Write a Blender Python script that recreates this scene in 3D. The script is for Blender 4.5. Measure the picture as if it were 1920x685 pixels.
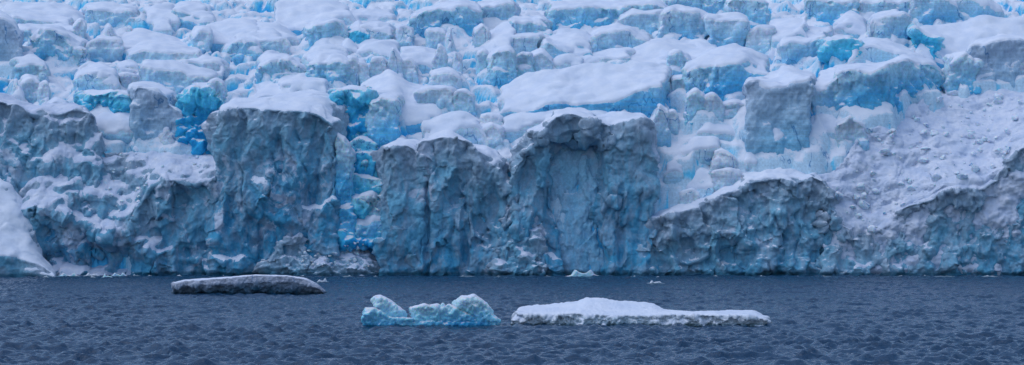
import bpy, math, random
import numpy as np
from mathutils import Vector

sc = bpy.context.scene
for o in list(bpy.data.objects):
    bpy.data.objects.remove(o)
R = math.radians

# ------------------------------------------------------------------ camera
CAM_Z, FPX, HX, HY = 14.0, 3600.0, 960.0, 417.0
cam = bpy.data.cameras.new("camera")
cam.sensor_width = 36.0
cam.lens = 36.0 * FPX / 1920.0
cam.shift_y = (HY - 342.5) / 1920.0
cam.clip_start = 1.0
cam.clip_end = 20000.0
cam_ob = bpy.data.objects.new("camera", cam)
cam_ob.location = (0, 0, CAM_Z)
cam_ob.rotation_euler = (R(90), 0, 0)
sc.collection.objects.link(cam_ob)
sc.camera = cam_ob

# ------------------------------------------------------------------ sky and sun (overcast dusk)
SUN_EL, SUN_AZ = R(64), R(-105)          # azimuth from +Y towards +X
world = bpy.data.worlds.new("World")
sc.world = world
world.use_nodes = True
wn = world.node_tree
wn.nodes.clear()
sky = wn.nodes.new("ShaderNodeTexSky")
sky.sky_type = 'NISHITA'
sky.sun_disc = False
sky.sun_elevation = SUN_EL
sky.sun_rotation = SUN_AZ
sky.dust_density = 1.0
sky.ozone_density = 3.0
bg = wn.nodes.new("ShaderNodeBackground")
bg.inputs["Strength"].default_value = 0.15
wo = wn.nodes.new("ShaderNodeOutputWorld")
wn.links.new(sky.outputs[0], bg.inputs[0])
wn.links.new(bg.outputs[0], wo.inputs[0])
sun = bpy.data.lights.new("sun", 'SUN')
sun.energy = 0.7
sun.angle = R(60)
sun.color = (0.92, 0.96, 1.0)
sun_ob = bpy.data.objects.new("sun", sun)
sd = Vector((math.sin(SUN_AZ) * math.cos(SUN_EL), math.cos(SUN_AZ) * math.cos(SUN_EL), math.sin(SUN_EL)))
sun_ob.rotation_euler = sd.to_track_quat('Z', 'Y').to_euler()
sun_ob.location = (0, 300, 300)
sc.collection.objects.link(sun_ob)
sc.view_settings.view_transform = 'Standard'
sc.view_settings.look = 'None'
sc.view_settings.gamma = 1.0
sc.view_settings.exposure = 0.20
sc.view_settings.use_curve_mapping = False
sc.cycles.max_bounces = 6
sc.cycles.diffuse_bounces = 5
sc.cycles.glossy_bounces = 3
sc.cycles.use_denoising = True

# ------------------------------------------------------------------ noise
rng = np.random.RandomState(7)
PERM = rng.permutation(256).astype(np.int32)
PERM = np.concatenate([PERM, PERM, PERM])
GR = rng.normal(size=(256, 3)).astype(np.float32)
GR /= np.linalg.norm(GR, axis=1)[:, None]

def pn(P):
    P = np.asarray(P, np.float32)
    I = np.floor(P).astype(np.int32)
    f = P - I
    u = f * f * f * (f * (f * 6 - 15) + 10)
    I &= 255
    res = 0
    for dx in (0, 1):
        wx = u[:, 0] if dx else 1 - u[:, 0]
        hx = PERM[(I[:, 0] + dx) & 255]
        for dy in (0, 1):
            wy = u[:, 1] if dy else 1 - u[:, 1]
            hy = PERM[hx + ((I[:, 1] + dy) & 255)]
            for dz in (0, 1):
                wz = u[:, 2] if dz else 1 - u[:, 2]
                g = GR[PERM[hy + ((I[:, 2] + dz) & 255)]]
                d = g[:, 0] * (f[:, 0] - dx) + g[:, 1] * (f[:, 1] - dy) + g[:, 2] * (f[:, 2] - dz)
                res = res + wx * wy * wz * d
    return res * 1.6

def fbm(P, octs=4, gain=0.5):
    a, s, r = 1.0, 1.0, 0
    for k in range(octs):
        r = r + a * pn(P * s + 17.3 * k)
        a *= gain
        s *= 2.03
    return r

def ridged(P, octs=4, gain=0.5):
    a, s, r = 1.0, 1.0, 0
    for k in range(octs):
        r = r + a * (1 - 2 * np.abs(pn(P * s + 31.7 * k)))
        a *= gain
        s *= 2.07
    return r

_fr = np.random.RandomState(99)
FJ = _fr.rand(4096, 3).astype(np.float32)
FD = _fr.normal(size=(4096, 3)).astype(np.float32)
FD /= np.linalg.norm(FD, axis=1)[:, None]
FH = _fr.rand(4096).astype(np.float32)

def fracture(P):
    """broken plates: every cell of space gets its own tilted plane, with sharp steps between"""
    P = np.asarray(P, np.float32)
    I = np.floor(P).astype(np.int64)
    best = np.full(len(P), 1e9, np.float32)
    bid = np.zeros(len(P), np.int64)
    bd = np.zeros((len(P), 3), np.float32)
    for a in (-1, 0, 1):
        for b_ in (-1, 0, 1):
            for c_ in (-1, 0, 1):
                C_ = I + np.array([a, b_, c_])
                h_ = (C_[:, 0] * 73856093 ^ C_[:, 1] * 19349663 ^ C_[:, 2] * 83492791) & 4095
                dv = P - (C_ + FJ[h_])
                dd = (dv * dv).sum(1)
                m_ = dd < best
                best = np.where(m_, dd, best)
                bid = np.where(m_, h_, bid)
                bd[m_] = dv[m_]
    return (bd * FD[bid]).sum(1) * 1.2 + (FH[bid] - 0.5) * 0.9

# ------------------------------------------------------------------ node helpers
def new_mat(name):
    m = bpy.data.materials.new(name)
    m.use_nodes = True
    nt = m.node_tree
    b = nt.nodes["Principled BSDF"]
    return m, nt, b

def N(nt, t, **kw):
    n = nt.nodes.new(t)
    for k, v in kw.items():
        setattr(n, k, v)
    return n

def noise_tex(nt, scale, detail=4, rough=0.55, vec=None, dist=0.0):
    n = N(nt, "ShaderNodeTexNoise")
    n.inputs["Scale"].default_value = scale
    n.inputs["Detail"].default_value = detail
    n.inputs["Roughness"].default_value = rough
    n.inputs["Distortion"].default_value = dist
    if vec is not None:
        nt.links.new(vec, n.inputs["Vector"])
    return n.outputs["Fac"]

def ramp(nt, fac, stops, interp='EASE'):
    r = N(nt, "ShaderNodeValToRGB")
    cr = r.color_ramp
    cr.interpolation = interp
    while len(cr.elements) < len(stops):
        cr.elements.new(0.5)
    for e, (p, c) in zip(cr.elements, stops):
        e.position = p
        e.color = (c, c, c, 1) if isinstance(c, (int, float)) else (*c, 1)
    nt.links.new(fac, r.inputs[0])
    return r.outputs[0]

def mth(nt, op, a, b=None, clamp=False):
    n = N(nt, "ShaderNodeMath", operation=op, use_clamp=clamp)
    for i, v in enumerate((a, b)):
        if v is None:
            continue
        if isinstance(v, (int, float)):
            n.inputs[i].default_value = v
        else:
            nt.links.new(v, n.inputs[i])
    return n.outputs[0]

def mix(nt, fac, a, b):
    n = N(nt, "ShaderNodeMix", data_type='RGBA')
    if isinstance(fac, (int, float)):
        n.inputs[0].default_value = fac
    else:
        nt.links.new(fac, n.inputs[0])
    for i, v in ((6, a), (7, b)):
        if isinstance(v, tuple):
            n.inputs[i].default_value = (*v, 1)
        else:
            nt.links.new(v, n.inputs[i])
    return n.outputs[2]

def mapping(nt, scale, loc=(0, 0, 0)):
    g = N(nt, "ShaderNodeNewGeometry")
    m = N(nt, "ShaderNodeMapping")
    m.inputs["Scale"].default_value = scale
    m.inputs["Location"].default_value = loc
    nt.links.new(g.outputs["Position"], m.inputs["Vector"])
    return m.outputs[0]

def bump(nt, b, h, strength, dist):
    n = N(nt, "ShaderNodeBump")
    n.inputs["Strength"].default_value = strength
    n.inputs["Distance"].default_value = dist
    nt.links.new(h, n.inputs["Height"])
    nt.links.new(n.outputs[0], b.inputs["Normal"])

SNOW = (0.80, 0.83, 0.90)

def ice_material(name, firn, mid, deep, d0, d1, d2, dirt=None, dirt_amt=0.0, snow_at=0.62, snow_soft=0.12,
                 strata=0.15, bump_s=0.5, vstretch=0.4, rough=0.55, patch=0.0, contrast=0.5, cracks=0.8, spec=0.2, wetz=1.2, sss=0.0):
    """ice whose colour follows its age: pale firn at the top of the block, blue compact ice metres below"""
    m, nt, b = new_mat(name)
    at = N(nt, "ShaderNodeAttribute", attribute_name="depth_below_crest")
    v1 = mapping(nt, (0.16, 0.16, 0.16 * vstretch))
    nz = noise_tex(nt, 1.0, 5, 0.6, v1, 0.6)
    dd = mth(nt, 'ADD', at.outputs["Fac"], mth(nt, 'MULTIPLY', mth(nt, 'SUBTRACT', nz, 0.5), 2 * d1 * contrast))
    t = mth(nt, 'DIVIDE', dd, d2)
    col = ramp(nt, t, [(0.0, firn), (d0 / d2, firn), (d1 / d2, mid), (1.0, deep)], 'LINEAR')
    if dirt:
        v2 = mapping(nt, (0.22, 0.22, 0.13), (3, 9, 1))
        dn = ramp(nt, noise_tex(nt, 1.0, 7, 0.68, v2, 1.0), [(0.40, 0.0), (0.62, 1.0)])
        col = mix(nt, mth(nt, 'MULTIPLY', dn, dirt_amt), col, dirt)
    # thin horizontal layers of old snowfalls
    v3 = mapping(nt, (0.03, 0.03, 1.5))
    sn = ramp(nt, noise_tex(nt, 1.0, 4, 0.7, v3), [(0.38, 0.0), (0.6, 1.0)])
    col = mix(nt, mth(nt, 'MULTIPLY', sn, strata), col, tuple(min(1, c * 0.62) for c in mid))
    # fine grain
    fg = ramp(nt, noise_tex(nt, 1.6, 5, 0.7, mapping(nt, (1, 1, 0.8))), [(0.3, 0.78), (0.7, 1.12)], 'LINEAR')
    mm = N(nt, "ShaderNodeVectorMath", operation='MULTIPLY')
    nt.links.new(col, mm.inputs[0]); nt.links.new(fg, mm.inputs[1])
    col = mm.outputs[0]
    if cracks > 0:
        wv = mapping(nt, (0.11, 0.11, 0.045), (2, 7, 3))
        wn_ = N(nt, "ShaderNodeTexNoise"); wn_.inputs["Scale"].default_value = 2.5; wn_.inputs["Detail"].default_value = 3
        nt.links.new(wv, wn_.inputs["Vector"])
        av = N(nt, "ShaderNodeVectorMath", operation='MULTIPLY_ADD')
        nt.links.new(wn_.outputs["Color"], av.inputs[0]); av.inputs[1].default_value = (0.5, 0.5, 0.5); nt.links.new(wv, av.inputs[2])
        vo = N(nt, "ShaderNodeTexVoronoi", feature='DISTANCE_TO_EDGE'); vo.inputs["Scale"].default_value = 1.3
        nt.links.new(av.outputs[0], vo.inputs["Vector"])
        cm = ramp(nt, noise_tex(nt, 1.0, 2, 0.5, mapping(nt, (0.09, 0.09, 0.09), (31, 2, 5))), [(0.50, 0.0), (0.58, 1.0)])
        cl = ramp(nt, vo.outputs["Distance"], [(0.0, 1.0), (0.022, 0.0)])
        col = mix(nt, mth(nt, 'MULTIPLY', mth(nt, 'MULTIPLY', cl, cm), cracks), col, (0.02, 0.20, 0.45))
    if isinstance(patch, float) and patch > 0:
        pm = ramp(nt, noise_tex(nt, 0.045, 2, 0.5, mapping(nt, (1, 1, 1), (9, 0, 9))), [(0.45, 0.0), (0.6, 1.0)])
        patch = mth(nt, 'MULTIPLY', pm, patch * 1.8)
        pt = ramp(nt, noise_tex(nt, 1.0, 7, 0.65, mapping(nt, (0.12, 0.12, 0.12), (5, 5, 40)), 0.8), [(0.54, 0.0), (0.60, 1.0)])
        col = mix(nt, mth(nt, 'MULTIPLY', pt, patch), col, (0.62, 0.68, 0.80))
    # snow that settled on the ledges
    g = N(nt, "ShaderNodeNewGeometry")
    sx = N(nt, "ShaderNodeSeparateXYZ")
    nt.links.new(g.outputs["Normal"], sx.inputs[0])
    sl = mth(nt, 'ADD', sx.outputs[2], mth(nt, 'MULTIPLY', mth(nt, 'SUBTRACT', noise_tex(nt, 0.9, 5, 0.7, mapping(nt, (1, 1, 1), (8, 2, 3))), 0.5), 0.7))
    sf = ramp(nt, sl, [(max(0, snow_at - snow_soft), 0.0), (snow_at + snow_soft, 1.0)])
    col = mix(nt, sf, col, SNOW)
    g2 = N(nt, "ShaderNodeNewGeometry"); s2 = N(nt, "ShaderNodeSeparateXYZ")
    nt.links.new(g2.outputs["Position"], s2.inputs[0])
    wet = ramp(nt, mth(nt, 'ADD', s2.outputs[2], mth(nt, 'MULTIPLY', noise_tex(nt, 0.35, 3, 0.6, mapping(nt, (1, 1, 1))), -wetz)), [(0.0, 1.0), (wetz * 0.45, 0.0)], 'LINEAR')
    col = mix(nt, mth(nt, 'MULTIPLY', wet, 0.75), col, tuple(c * 0.35 for c in deep))
    nt.links.new(col, b.inputs["Base Color"])
    b.inputs["Roughness"].default_value = rough
    b.inputs["Specular IOR Level"].default_value = spec
    if sss:
        b.inputs["Subsurface Weight"].default_value = sss
        b.inputs["Subsurface Radius"].default_value = (0.12, 0.6, 1.0)
        b.inputs["Subsurface Scale"].default_value = 0.9
    h = noise_tex(nt, 1.3, 8, 0.68, mapping(nt, (1, 1, 0.7), (1, 1, 7)), 0.4)
    bump(nt, b, h, bump_s, 0.8)
    return m

def snow_material(name, col=SNOW, bs=0.22, scale=0.9, var=0.06):
    m, nt, b = new_mat(name)
    n1 = noise_tex(nt, 0.25, 5, 0.6, mapping(nt, (1, 1, 1)))
    c2 = tuple(c * (1 - var * k) for c, k in zip(col, (2.6, 1.9, 1.0)))
    c = mix(nt, ramp(nt, n1, [(0.3, 0.0), (0.7, 1.0)]), c2, col)
    nt.links.new(c, b.inputs["Base Color"])
    b.inputs["Roughness"].default_value = 0.85
    b.inputs["Specular IOR Level"].default_value = 0.12
    h = noise_tex(nt, scale, 7, 0.6, mapping(nt, (1, 1, 1)))
    bump(nt, b, h, bs, 0.7)
    return m

M = {}
M['snow'] = snow_material("snow_crust")
M['rubble'] = snow_material("rubble_snow", (0.74, 0.77, 0.86), 0.8, 0.75, 0.10)
M['upper'] = ice_material("pale_firn_ice", (0.74, 0.81, 0.89), (0.50, 0.76, 0.91), (0.13, 0.55, 0.86), 1.8, 6.0, 12.0,
                          strata=0.30, bump_s=0.45, snow_at=0.56, sss=0.5)
M['cyan'] = ice_material("clean_blue_ice", (0.66, 0.80, 0.89), (0.50, 0.78, 0.92), (0.12, 0.58, 0.89), 1.0, 5.0, 11.0,
                         strata=0.25, bump_s=0.5, snow_at=0.6, sss=0.6)
M['blue'] = ice_material("deep_blue_ice", (0.48, 0.82, 0.95), (0.13, 0.69, 0.92), (0.03, 0.47, 0.85), 0.3, 4.0, 12.0,
                         strata=0.2, bump_s=0.7, snow_at=0.70, sss=0.6)
M['grey'] = ice_material("weathered_grey_firn", (0.56, 0.67, 0.82), (0.47, 0.69, 0.86), (0.22, 0.64, 0.88), 3.0, 13.0, 24.0,
                         strata=0.40, bump_s=0.5, snow_at=0.6)
M['cliff'] = ice_material("dark_cliff_ice", (0.43, 0.53, 0.64), (0.23, 0.52, 0.68), (0.08, 0.39, 0.61), 2.0, 12.0, 34.0,
                          dirt=(0.38, 0.47, 0.58), dirt_amt=0.65, strata=0.10, bump_s=0.6, snow_at=0.84, snow_soft=0.08,
                          patch=0.45, rough=0.75, cracks=0.0, spec=0.08)
M['pale'] = ice_material("pale_recess_ice", (0.26, 0.62, 0.84), (0.40, 0.72, 0.88), (0.26, 0.60, 0.82), 2.0, 10.0, 30.0,
                         dirt=(0.42, 0.52, 0.66), dirt_amt=0.5, strata=0.1, bump_s=0.6, snow_at=0.80, snow_soft=0.08, patch=0.3, rough=0.7, cracks=0.3, spec=0.08)
M['terrain'] = ice_material("crevassed_ice", (0.60, 0.78, 0.90), (0.17, 0.67, 0.91), (0.03, 0.44, 0.83), 0.8, 2.6, 6.0,
                            strata=0.15, bump_s=0.4, snow_at=0.50)
M['berg'] = ice_material("berg_ice", (0.64, 0.86, 0.94), (0.34, 0.76, 0.93), (0.05, 0.40, 0.70), 0.5, 1.9, 3.6,
                         strata=0.0, bump_s=0.5, snow_at=0.68, snow_soft=0.15, rough=0.3, wetz=0.2, sss=0.5, cracks=0.3)
M['floe'] = ice_material("floe_ice", (0.70, 0.76, 0.84), (0.66, 0.78, 0.87), (0.22, 0.50, 0.64), 1.4, 2.6, 3.8,
                         strata=0.2, bump_s=0.6, snow_at=0.50, wetz=0.3, cracks=0.0)
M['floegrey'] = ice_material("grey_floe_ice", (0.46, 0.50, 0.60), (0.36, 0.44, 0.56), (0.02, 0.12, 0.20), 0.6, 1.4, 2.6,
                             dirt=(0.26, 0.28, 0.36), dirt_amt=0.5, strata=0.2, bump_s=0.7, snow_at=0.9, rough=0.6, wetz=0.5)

# ------------------------------------------------------------------ mesh helpers
def Pt(px, py, d):
    return ((px - HX) / FPX * d, d, CAM_Z + (HY - py) / FPX * d)

YT = np.array([-300, -80, 0, 75, 150, 220, 300, 400, 470, 560], float)
DT = np.array([1000, 740, 660, 600, 556, 528, 516, 510, 505, 495], float)

def D(y):
    return float(np.interp(y, YT, DT))

def mesh_np(name, V, faces_flat, loops, mat, smooth=True, attr=None):
    me = bpy.data.meshes.new(name)
    V = np.ascontiguousarray(V, np.float32)
    me.vertices.add(len(V))
    me.vertices.foreach_set("co", V.ravel())
    nf = len(loops)
    me.loops.add(len(faces_flat))
    me.loops.foreach_set("vertex_index", np.asarray(faces_flat, np.int32))
    me.polygons.add(nf)
    st = np.concatenate([[0], np.cumsum(loops)[:-1]]).astype(np.int32)
    me.polygons.foreach_set("loop_start", st)
    me.update(calc_edges=True)
    me.validate()
    if smooth:
        me.polygons.foreach_set("use_smooth", np.ones(len(me.polygons), bool))
    if attr is not None:
        a = me.attributes.new("depth_below_crest", 'FLOAT', 'POINT')
        a.data.foreach_set("value", np.ascontiguousarray(attr, np.float32))
    me.materials.append(mat)
    return me

def link(name, me, parent=None, loc=None):
    o = bpy.data.objects.new(name, me)
    sc.collection.objects.link(o)
    if loc is not None:
        o.location = loc
    if parent is not None:
        o.parent = parent
    return o

def tag(o, label=None, cat=None, group=None, kind=None):
    if label: o["label"] = label
    if cat: o["category"] = cat
    if group: o["group"] = group
    if kind: o["kind"] = kind
    return o

def resample(pts, xs):
    pts = np.array(pts, float)
    return np.interp(xs, pts[:, 0], pts[:, 1])

def smooth_line(y, k):
    for _ in range(k):
        y = np.concatenate([[y[0]], (y[:-2] + 2 * y[1:-1] + y[2:]) / 4, [y[-1]]])
    return y

def shell(F, B, base, d, dtop, dback, under=0.5, bulge=0.25, nx=26, flare=0.0, sink=4.0, follow=False):
    """closed block: F = brow line of the front wall, B = skyline behind it"""
    t = np.linspace(0, 1, nx)
    fx = F[0][0] + t * (F[-1][0] - F[0][0])
    fy = smooth_line(resample(F, fx), 1)
    bx = B[0][0] + t * (B[-1][0] - B[0][0])
    by = smooth_line(resample(B, bx), 1)
    cx = (F[0][0] + F[-1][0]) / 2
    rows = []
    fxb = cx + (fx - cx) * (1 + flare)
    by0 = base if np.isscalar(base) else resample(base, fxb)
    by0 = np.maximum(by0 * np.ones(nx), fy + 3)
    if d is None:
        d = np.array([D(q) for q in by0])
        dtop, dback = d + 0.6, np.maximum(np.array([D(q) for q in by]), d + 8)
    p = lambda xs, ys, dd: np.stack([(xs - HX) / FPX * dd, np.ones(nx) * dd, CAM_Z + (HY - ys) / FPX * dd], 1)
    r0 = p(fxb, by0, d); r0[:, 2] -= sink
    r1 = p(fxb, by0, d)
    ym = fy + (by0 - fy) * 0.35
    r2 = p(fx + (fxb - fx) * 0.35, ym, d + (dtop - d) * 0.65 + under)
    r3 = p(fx, fy + (by0 - fy) * 0.06, dtop + under * 0.1)
    r4 = p(fx, fy, dtop)
    r6 = p(bx, by, np.array([D(q) for q in by]) + 0.5 if follow else dback)
    r5 = r4 * 0.5 + r6 * 0.5
    r5[:, 2] += bulge
    r7 = r6.copy(); r7[:, 1] += 1.0; r7[:, 2] = r0[:, 2]
    rows = [r0, r1, r2, r3, r4, r5, r6, r7]
    nr = len(rows)
    V = np.concatenate(rows)
    fl, lp = [], []
    for j in range(nr):
        k = (j + 1) % nr
        for i in range(nx - 1):
            fl += [j * nx + i, j * nx + i + 1, k * nx + i + 1, k * nx + i]
            lp.append(4)
    fl += [j * nx for j in range(nr)]; lp.append(nr)
    fl += [j * nx + nx - 1 for j in range(nr)][::-1]; lp.append(nr)
    return V, fl, lp

def prism(poly, d, T, taper=0.8, dx=0.0):
    """solid with a traced outline, fullest in its middle plane"""
    P = np.array(poly, float)
    c = P.mean(0)
    n = len(P)
    rings = []
    for dd, s, o in ((d, taper, 0), (d + T * 0.3, 1.0, 0.3), (d + T * 0.6, 1.0, 0.6), (d + T, taper * 0.9, 1)):
        q = c + (P - c) * s
        q[:, 1] = np.where(P[:, 1] > c[1], np.maximum(q[:, 1], P[:, 1]), q[:, 1])
        rings.append(np.stack([(q[:, 0] + dx * o - HX) / FPX * dd, dd * np.ones(n), CAM_Z + (HY - q[:, 1]) / FPX * dd], 1))
    V = np.concatenate(rings)
    fl, lp = [], []
    for j in range(3):
        for i in range(n):
            k = (i + 1) % n
            fl += [j * n + i, j * n + k, (j + 1) * n + k, (j + 1) * n + i]
            lp.append(4)
    fl += list(range(n))[::-1]; lp.append(n)
    fl += [3 * n + i for i in range(n)]; lp.append(n)
    return V, fl, lp

def join(parts):
    Vs, fl, lp, o = [], [], [], 0
    for V, f, l in parts:
        Vs.append(V); fl += [x + o for x in f]; lp += l; o += len(V)
    return np.concatenate(Vs), fl, lp

def remesh(V, fl, lp, vox):
    me = mesh_np("tmp", V, fl, lp, M['snow'])
    ob = bpy.data.objects.new("tmp", me)
    sc.collection.objects.link(ob)
    md = ob.modifiers.new("r", 'REMESH')
    md.mode = 'VOXEL'; md.voxel_size = vox; md.adaptivity = 0.0
    dg = bpy.context.evaluated_depsgraph_get()
    dg.update()
    e = ob.evaluated_get(dg)
    m2 = e.to_mesh()
    nv = len(m2.vertices)
    co = np.empty(nv * 3, np.float32); m2.vertices.foreach_get("co", co)
    nl = len(m2.loops)
    li = np.empty(nl, np.int32); m2.loops.foreach_get("vertex_index", li)
    lt = np.empty(len(m2.polygons), np.int32); m2.polygons.foreach_get("loop_total", lt)
    e.to_mesh_clear()
    bpy.data.objects.remove(ob)
    bpy.data.meshes.remove(me)
    return co.reshape(-1, 3), li.reshape(-1, 4) if (lt == 4).all() else li.reshape(-1, 4)

def adj(Q, nv):
    e = np.concatenate([Q[:, [0, 1]], Q[:, [1, 2]], Q[:, [2, 3]], Q[:, [3, 0]]])
    deg = np.bincount(e[:, 0], minlength=nv) + np.bincount(e[:, 1], minlength=nv)
    def lap(x):
        if x.ndim == 1:
            s = np.bincount(e[:, 0], x[e[:, 1]], nv) + np.bincount(e[:, 1], x[e[:, 0]], nv)
            return s / np.maximum(deg, 1)
        return np.stack([lap(x[:, k]) for k in range(x.shape[1])], 1)
    return lap

def normals(V, Q):
    a = V[Q[:, 2]] - V[Q[:, 0]]
    b = V[Q[:, 3]] - V[Q[:, 1]]
    n = np.cross(a, b)
    vn = np.stack([sum(np.bincount(Q[:, k], n[:, c], len(V)) for k in range(4)) for c in range(3)], 1)
    l = np.linalg.norm(vn, axis=1)[:, None]
    return vn / np.maximum(l, 1e-9), n / np.maximum(np.linalg.norm(n, axis=1)[:, None], 1e-9)

SEED = [0]
LASTV = [None]
def organic(name, parts, mat, vox=0.36, rounds=7, rough=0.9, rfreq=0.22, rough2=0.25, vst=0.5, top_rough=0.12,
            cap='snow', cap_at=0.5, cap_thick=0.2, big=0.0, rid=0.0, capname='snow_cap', crest=None, facet=0.0, warp=0.0, crag=0.0, cs=1.0, cleft=0.0, dents=(), notch=0.0):
    """union of closed parts -> one weathered surface; the settled snow becomes its own part"""
    SEED[0] += 1
    off = np.array([SEED[0] * 13.7, SEED[0] * 5.1, SEED[0] * 3.3], np.float32)
    V, fl, lp = join(parts)
    V, Q = remesh(V, fl, lp, vox)
    nv = len(V)
    lap = adj(Q, nv)
    if warp:
        q = (V + off) * 0.11
        w = np.stack([pn(q), pn(q + 33), 0.6 * pn(q + 66)], 1)
        q = (V + off) * 0.3
        w += 0.4 * np.stack([pn(q), pn(q + 33), 0.8 * pn(q + 66)], 1)
        V = V + warp * w
    for _ in range(rounds):
        V = 0.35 * V + 0.65 * lap(V)
    vn, _ = normals(V, Q)
    wall = np.clip((0.75 - vn[:, 2]) / 0.6, 0, 1)
    for _ in range(3): wall = lap(wall)
    st = np.array([1, 1, vst], np.float32)
    P = (V + off)
    disp = rough * (wall * 0.8 + 0.2 * (1 if top_rough > .3 else .6)) * fbm(P * st * rfreq, 3)
    if rid:
        W = P + 2.0 * np.stack([pn(P * 0.12), pn(P * 0.12 + 9), pn(P * 0.12 + 21)], 1)
        disp = disp + rid * wall * (ridged(W * st * rfreq * 1.3, 4, 0.55) - 0.6)
    if crag:
        P1 = P * cs
        W = P1 + 3.0 * np.stack([pn(P1 * 0.09), pn(P1 * 0.09 + 9), pn(P1 * 0.09 + 21)], 1) + 0.8 * np.stack([pn(P1 * 0.4), pn(P1 * 0.4 + 9), pn(P1 * 0.4 + 21)], 1)
        wz = np.array([1, 1, vst], np.float32)
        am = 0.35 + 1.3 * np.clip(pn(P1 * 0.05 + 77) + 0.5, 0, 1)
        disp = disp + crag * wall * am * (2.2 * (ridged(W * wz * 0.12, 2) - 0.5) + 0.35 * (0.3 - np.abs(pn(W * wz * 0.8 + 5)) * 2)
                                     + 0.18 * (np.abs(pn(W * 1.9 + 25)) * -2))
        W2 = P1 + 0.5 * np.stack([pn(P1 * 0.5), pn(P1 * 0.5 + 9), pn(P1 * 0.5 + 21)], 1)
        fr = 1.5 * fracture(W2 * np.array([0.16, 0.16, 0.16 * (0.25 + 0.75 * vst)]) + 7) + 0.30 * fracture(W2 * np.array([0.5, 0.5, 0.28]) + 3) + 0.16 * fracture(W2 * 1.3 + 3)
        disp = disp + crag * fr * (0.15 + 0.85 * wall) / cs ** 0.5
    if cleft:
        W = P + 2.0 * np.stack([pn(P * 0.12), pn(P * 0.12 + 9), pn(P * 0.12 + 21)], 1)
        c1 = pn(W * np.array([0.13, 0.13, 0.028]) + 60)
        cm = np.clip(pn(P * 0.06 + 31) * 2 + 0.6, 0, 1)
        disp = disp + cleft * wall * (-2.2 * cm * np.exp(-np.abs(c1) * 16) + 2.2 * pn(P * np.array([0.06, 0.06, 0.03]) + 5))
    if facet:
        W = P * 0.45
        disp = disp + facet * np.maximum(np.maximum(pn(W), pn(W + 40)), pn(W + 80))
    disp = disp + rough2 * (wall + top_rough) * fbm(P * st * rfreq * 4.5, 3, 0.6)
    if big:
        disp = disp + big * fbm(P * 0.07, 2)
    V = V + vn * disp[:, None]
    if notch:
        V[:, 1] += notch * np.clip((1.6 - V[:, 2] + 0.8 * pn(P * 0.3)) / 1.6, 0, 1)
    for (dx_, dy_, rx_, ry_, dp_) in dents:
        vx = V[:, 0] / V[:, 1] * FPX + HX
        vy = HY - (V[:, 2] - CAM_Z) / V[:, 1] * FPX
        w_ = ((vx - dx_) / rx_) ** 2 + ((vy - dy_) / ry_) ** 2 + 0.5 * pn(P * 0.25)
        V[:, 1] += dp_ * np.clip(1.25 - w_, 0, 1) ** 0.7 * np.clip((515 - V[:, 1]) / 4, 0, 1)
    vn, fn = normals(V, Q)
    # metres below the local crest
    if crest is None:
        xs = V[:, 0]
        nb = max(4, int((xs.max() - xs.min()) / 1.5))
        ix = np.clip(((xs - xs.min()) / (np.ptp(xs) + 1e-6) * nb).astype(int), 0, nb - 1)
        top = np.full(nb, -1e9)
        np.maximum.at(top, ix, V[:, 2])
        top = smooth_line(top, 3)
        ctr = xs.min() + (np.arange(nb) + 0.5) / nb * np.ptp(xs)
        depth = np.interp(xs, ctr, top) - V[:, 2]
    else:
        depth = np.interp(V[:, 0], crest[0], crest[1]) - V[:, 2]
    c = Vector(((V[:, 0].min() + V[:, 0].max()) / 2, (V[:, 1].min() + V[:, 1].max()) / 2, max(0.0, float(V[:, 2].min()))))
    VL = V - np.array(c)
    LASTV[0] = V
    bodyname = {'ice_cliff': 'ice_face', 'debris_slope': 'ice_base', 'snow_ramp': 'ice_base', 'debris_fan': 'ice_base'}.get(name, 'ice_body')
    me = mesh_np(bodyname if cap else name, VL, Q.ravel(), np.full(len(Q), 4), M[mat], attr=depth)
    if cap:
        ob = link(name, None, loc=c)
        link(bodyname, me, parent=ob)
    else:
        ob = link(name, me, loc=c)
    if cap:
        up = vn[:, 2] + 0.18 * pn(P * 0.5)
        for _ in range(6): up = 0.4 * up + 0.6 * lap(up)
        fm = up[Q].mean(1) > cap_at
        if fm.sum() > 30:
            lb = np.arange(nv)
            Qm = Q[fm]
            for _ in range(400):
                mn = lb[Qm].min(1)
                new = lb.copy()
                for q_ in range(4): np.minimum.at(new, Qm[:, q_], mn)
                new = new[new]
                if (new == lb).all(): break
                lb = new
            fl_ = lb[Qm[:, 0]]
            ids, cnt = np.unique(fl_, return_counts=True)
            od = np.argsort(-cnt)
            inn = np.ones(nv, bool)
            inn[np.unique(Q[~fm])] = False
            t = inn.astype(float)
            for _ in range(3): t = lap(t) * inn
            Vc = VL + vn * (cap_thick * t - 0.07 * (~inn))[:, None] + np.array([0, 0, 1.0]) * (cap_thick * 0.5 * t)[:, None]
            for _ in range(2):
                L = lap(Vc)
                Vc = np.where(inn[:, None], 0.5 * Vc + 0.5 * L, Vc)
            for r_, oi in enumerate(od[:12]):
                if r_ and cnt[oi] < 60: break
                Qc = Qm[fl_ == ids[oi]]
                used = np.unique(Qc)
                mp = -np.ones(nv, int); mp[used] = np.arange(len(used))
                nm = capname if r_ == 0 else 'snow_patch'
                mc = mesh_np(nm, Vc[used], mp[Qc].ravel(), np.full(len(Qc), 4), M[cap], attr=depth[used])
                link(nm, mc, parent=ob)
    return ob

# ------------------------------------------------------------------ water
def graded(fine0, fine1, step0, step1, far0, far1):
    a = [fine0]
    while a[-1] < fine1:
        t = (a[-1] - fine0) / (fine1 - fine0)
        a.append(a[-1] + step0 + (step1 - step0) * t)
    s = step1
    while a[-1] < far1:
        s *= 1.35; a.append(a[-1] + s)
    lo = [fine0]; s = step0
    while lo[-1] > far0:
        s *= 1.35; lo.append(lo[-1] - s)
    return np.array(lo[1:][::-1] + a)

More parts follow.
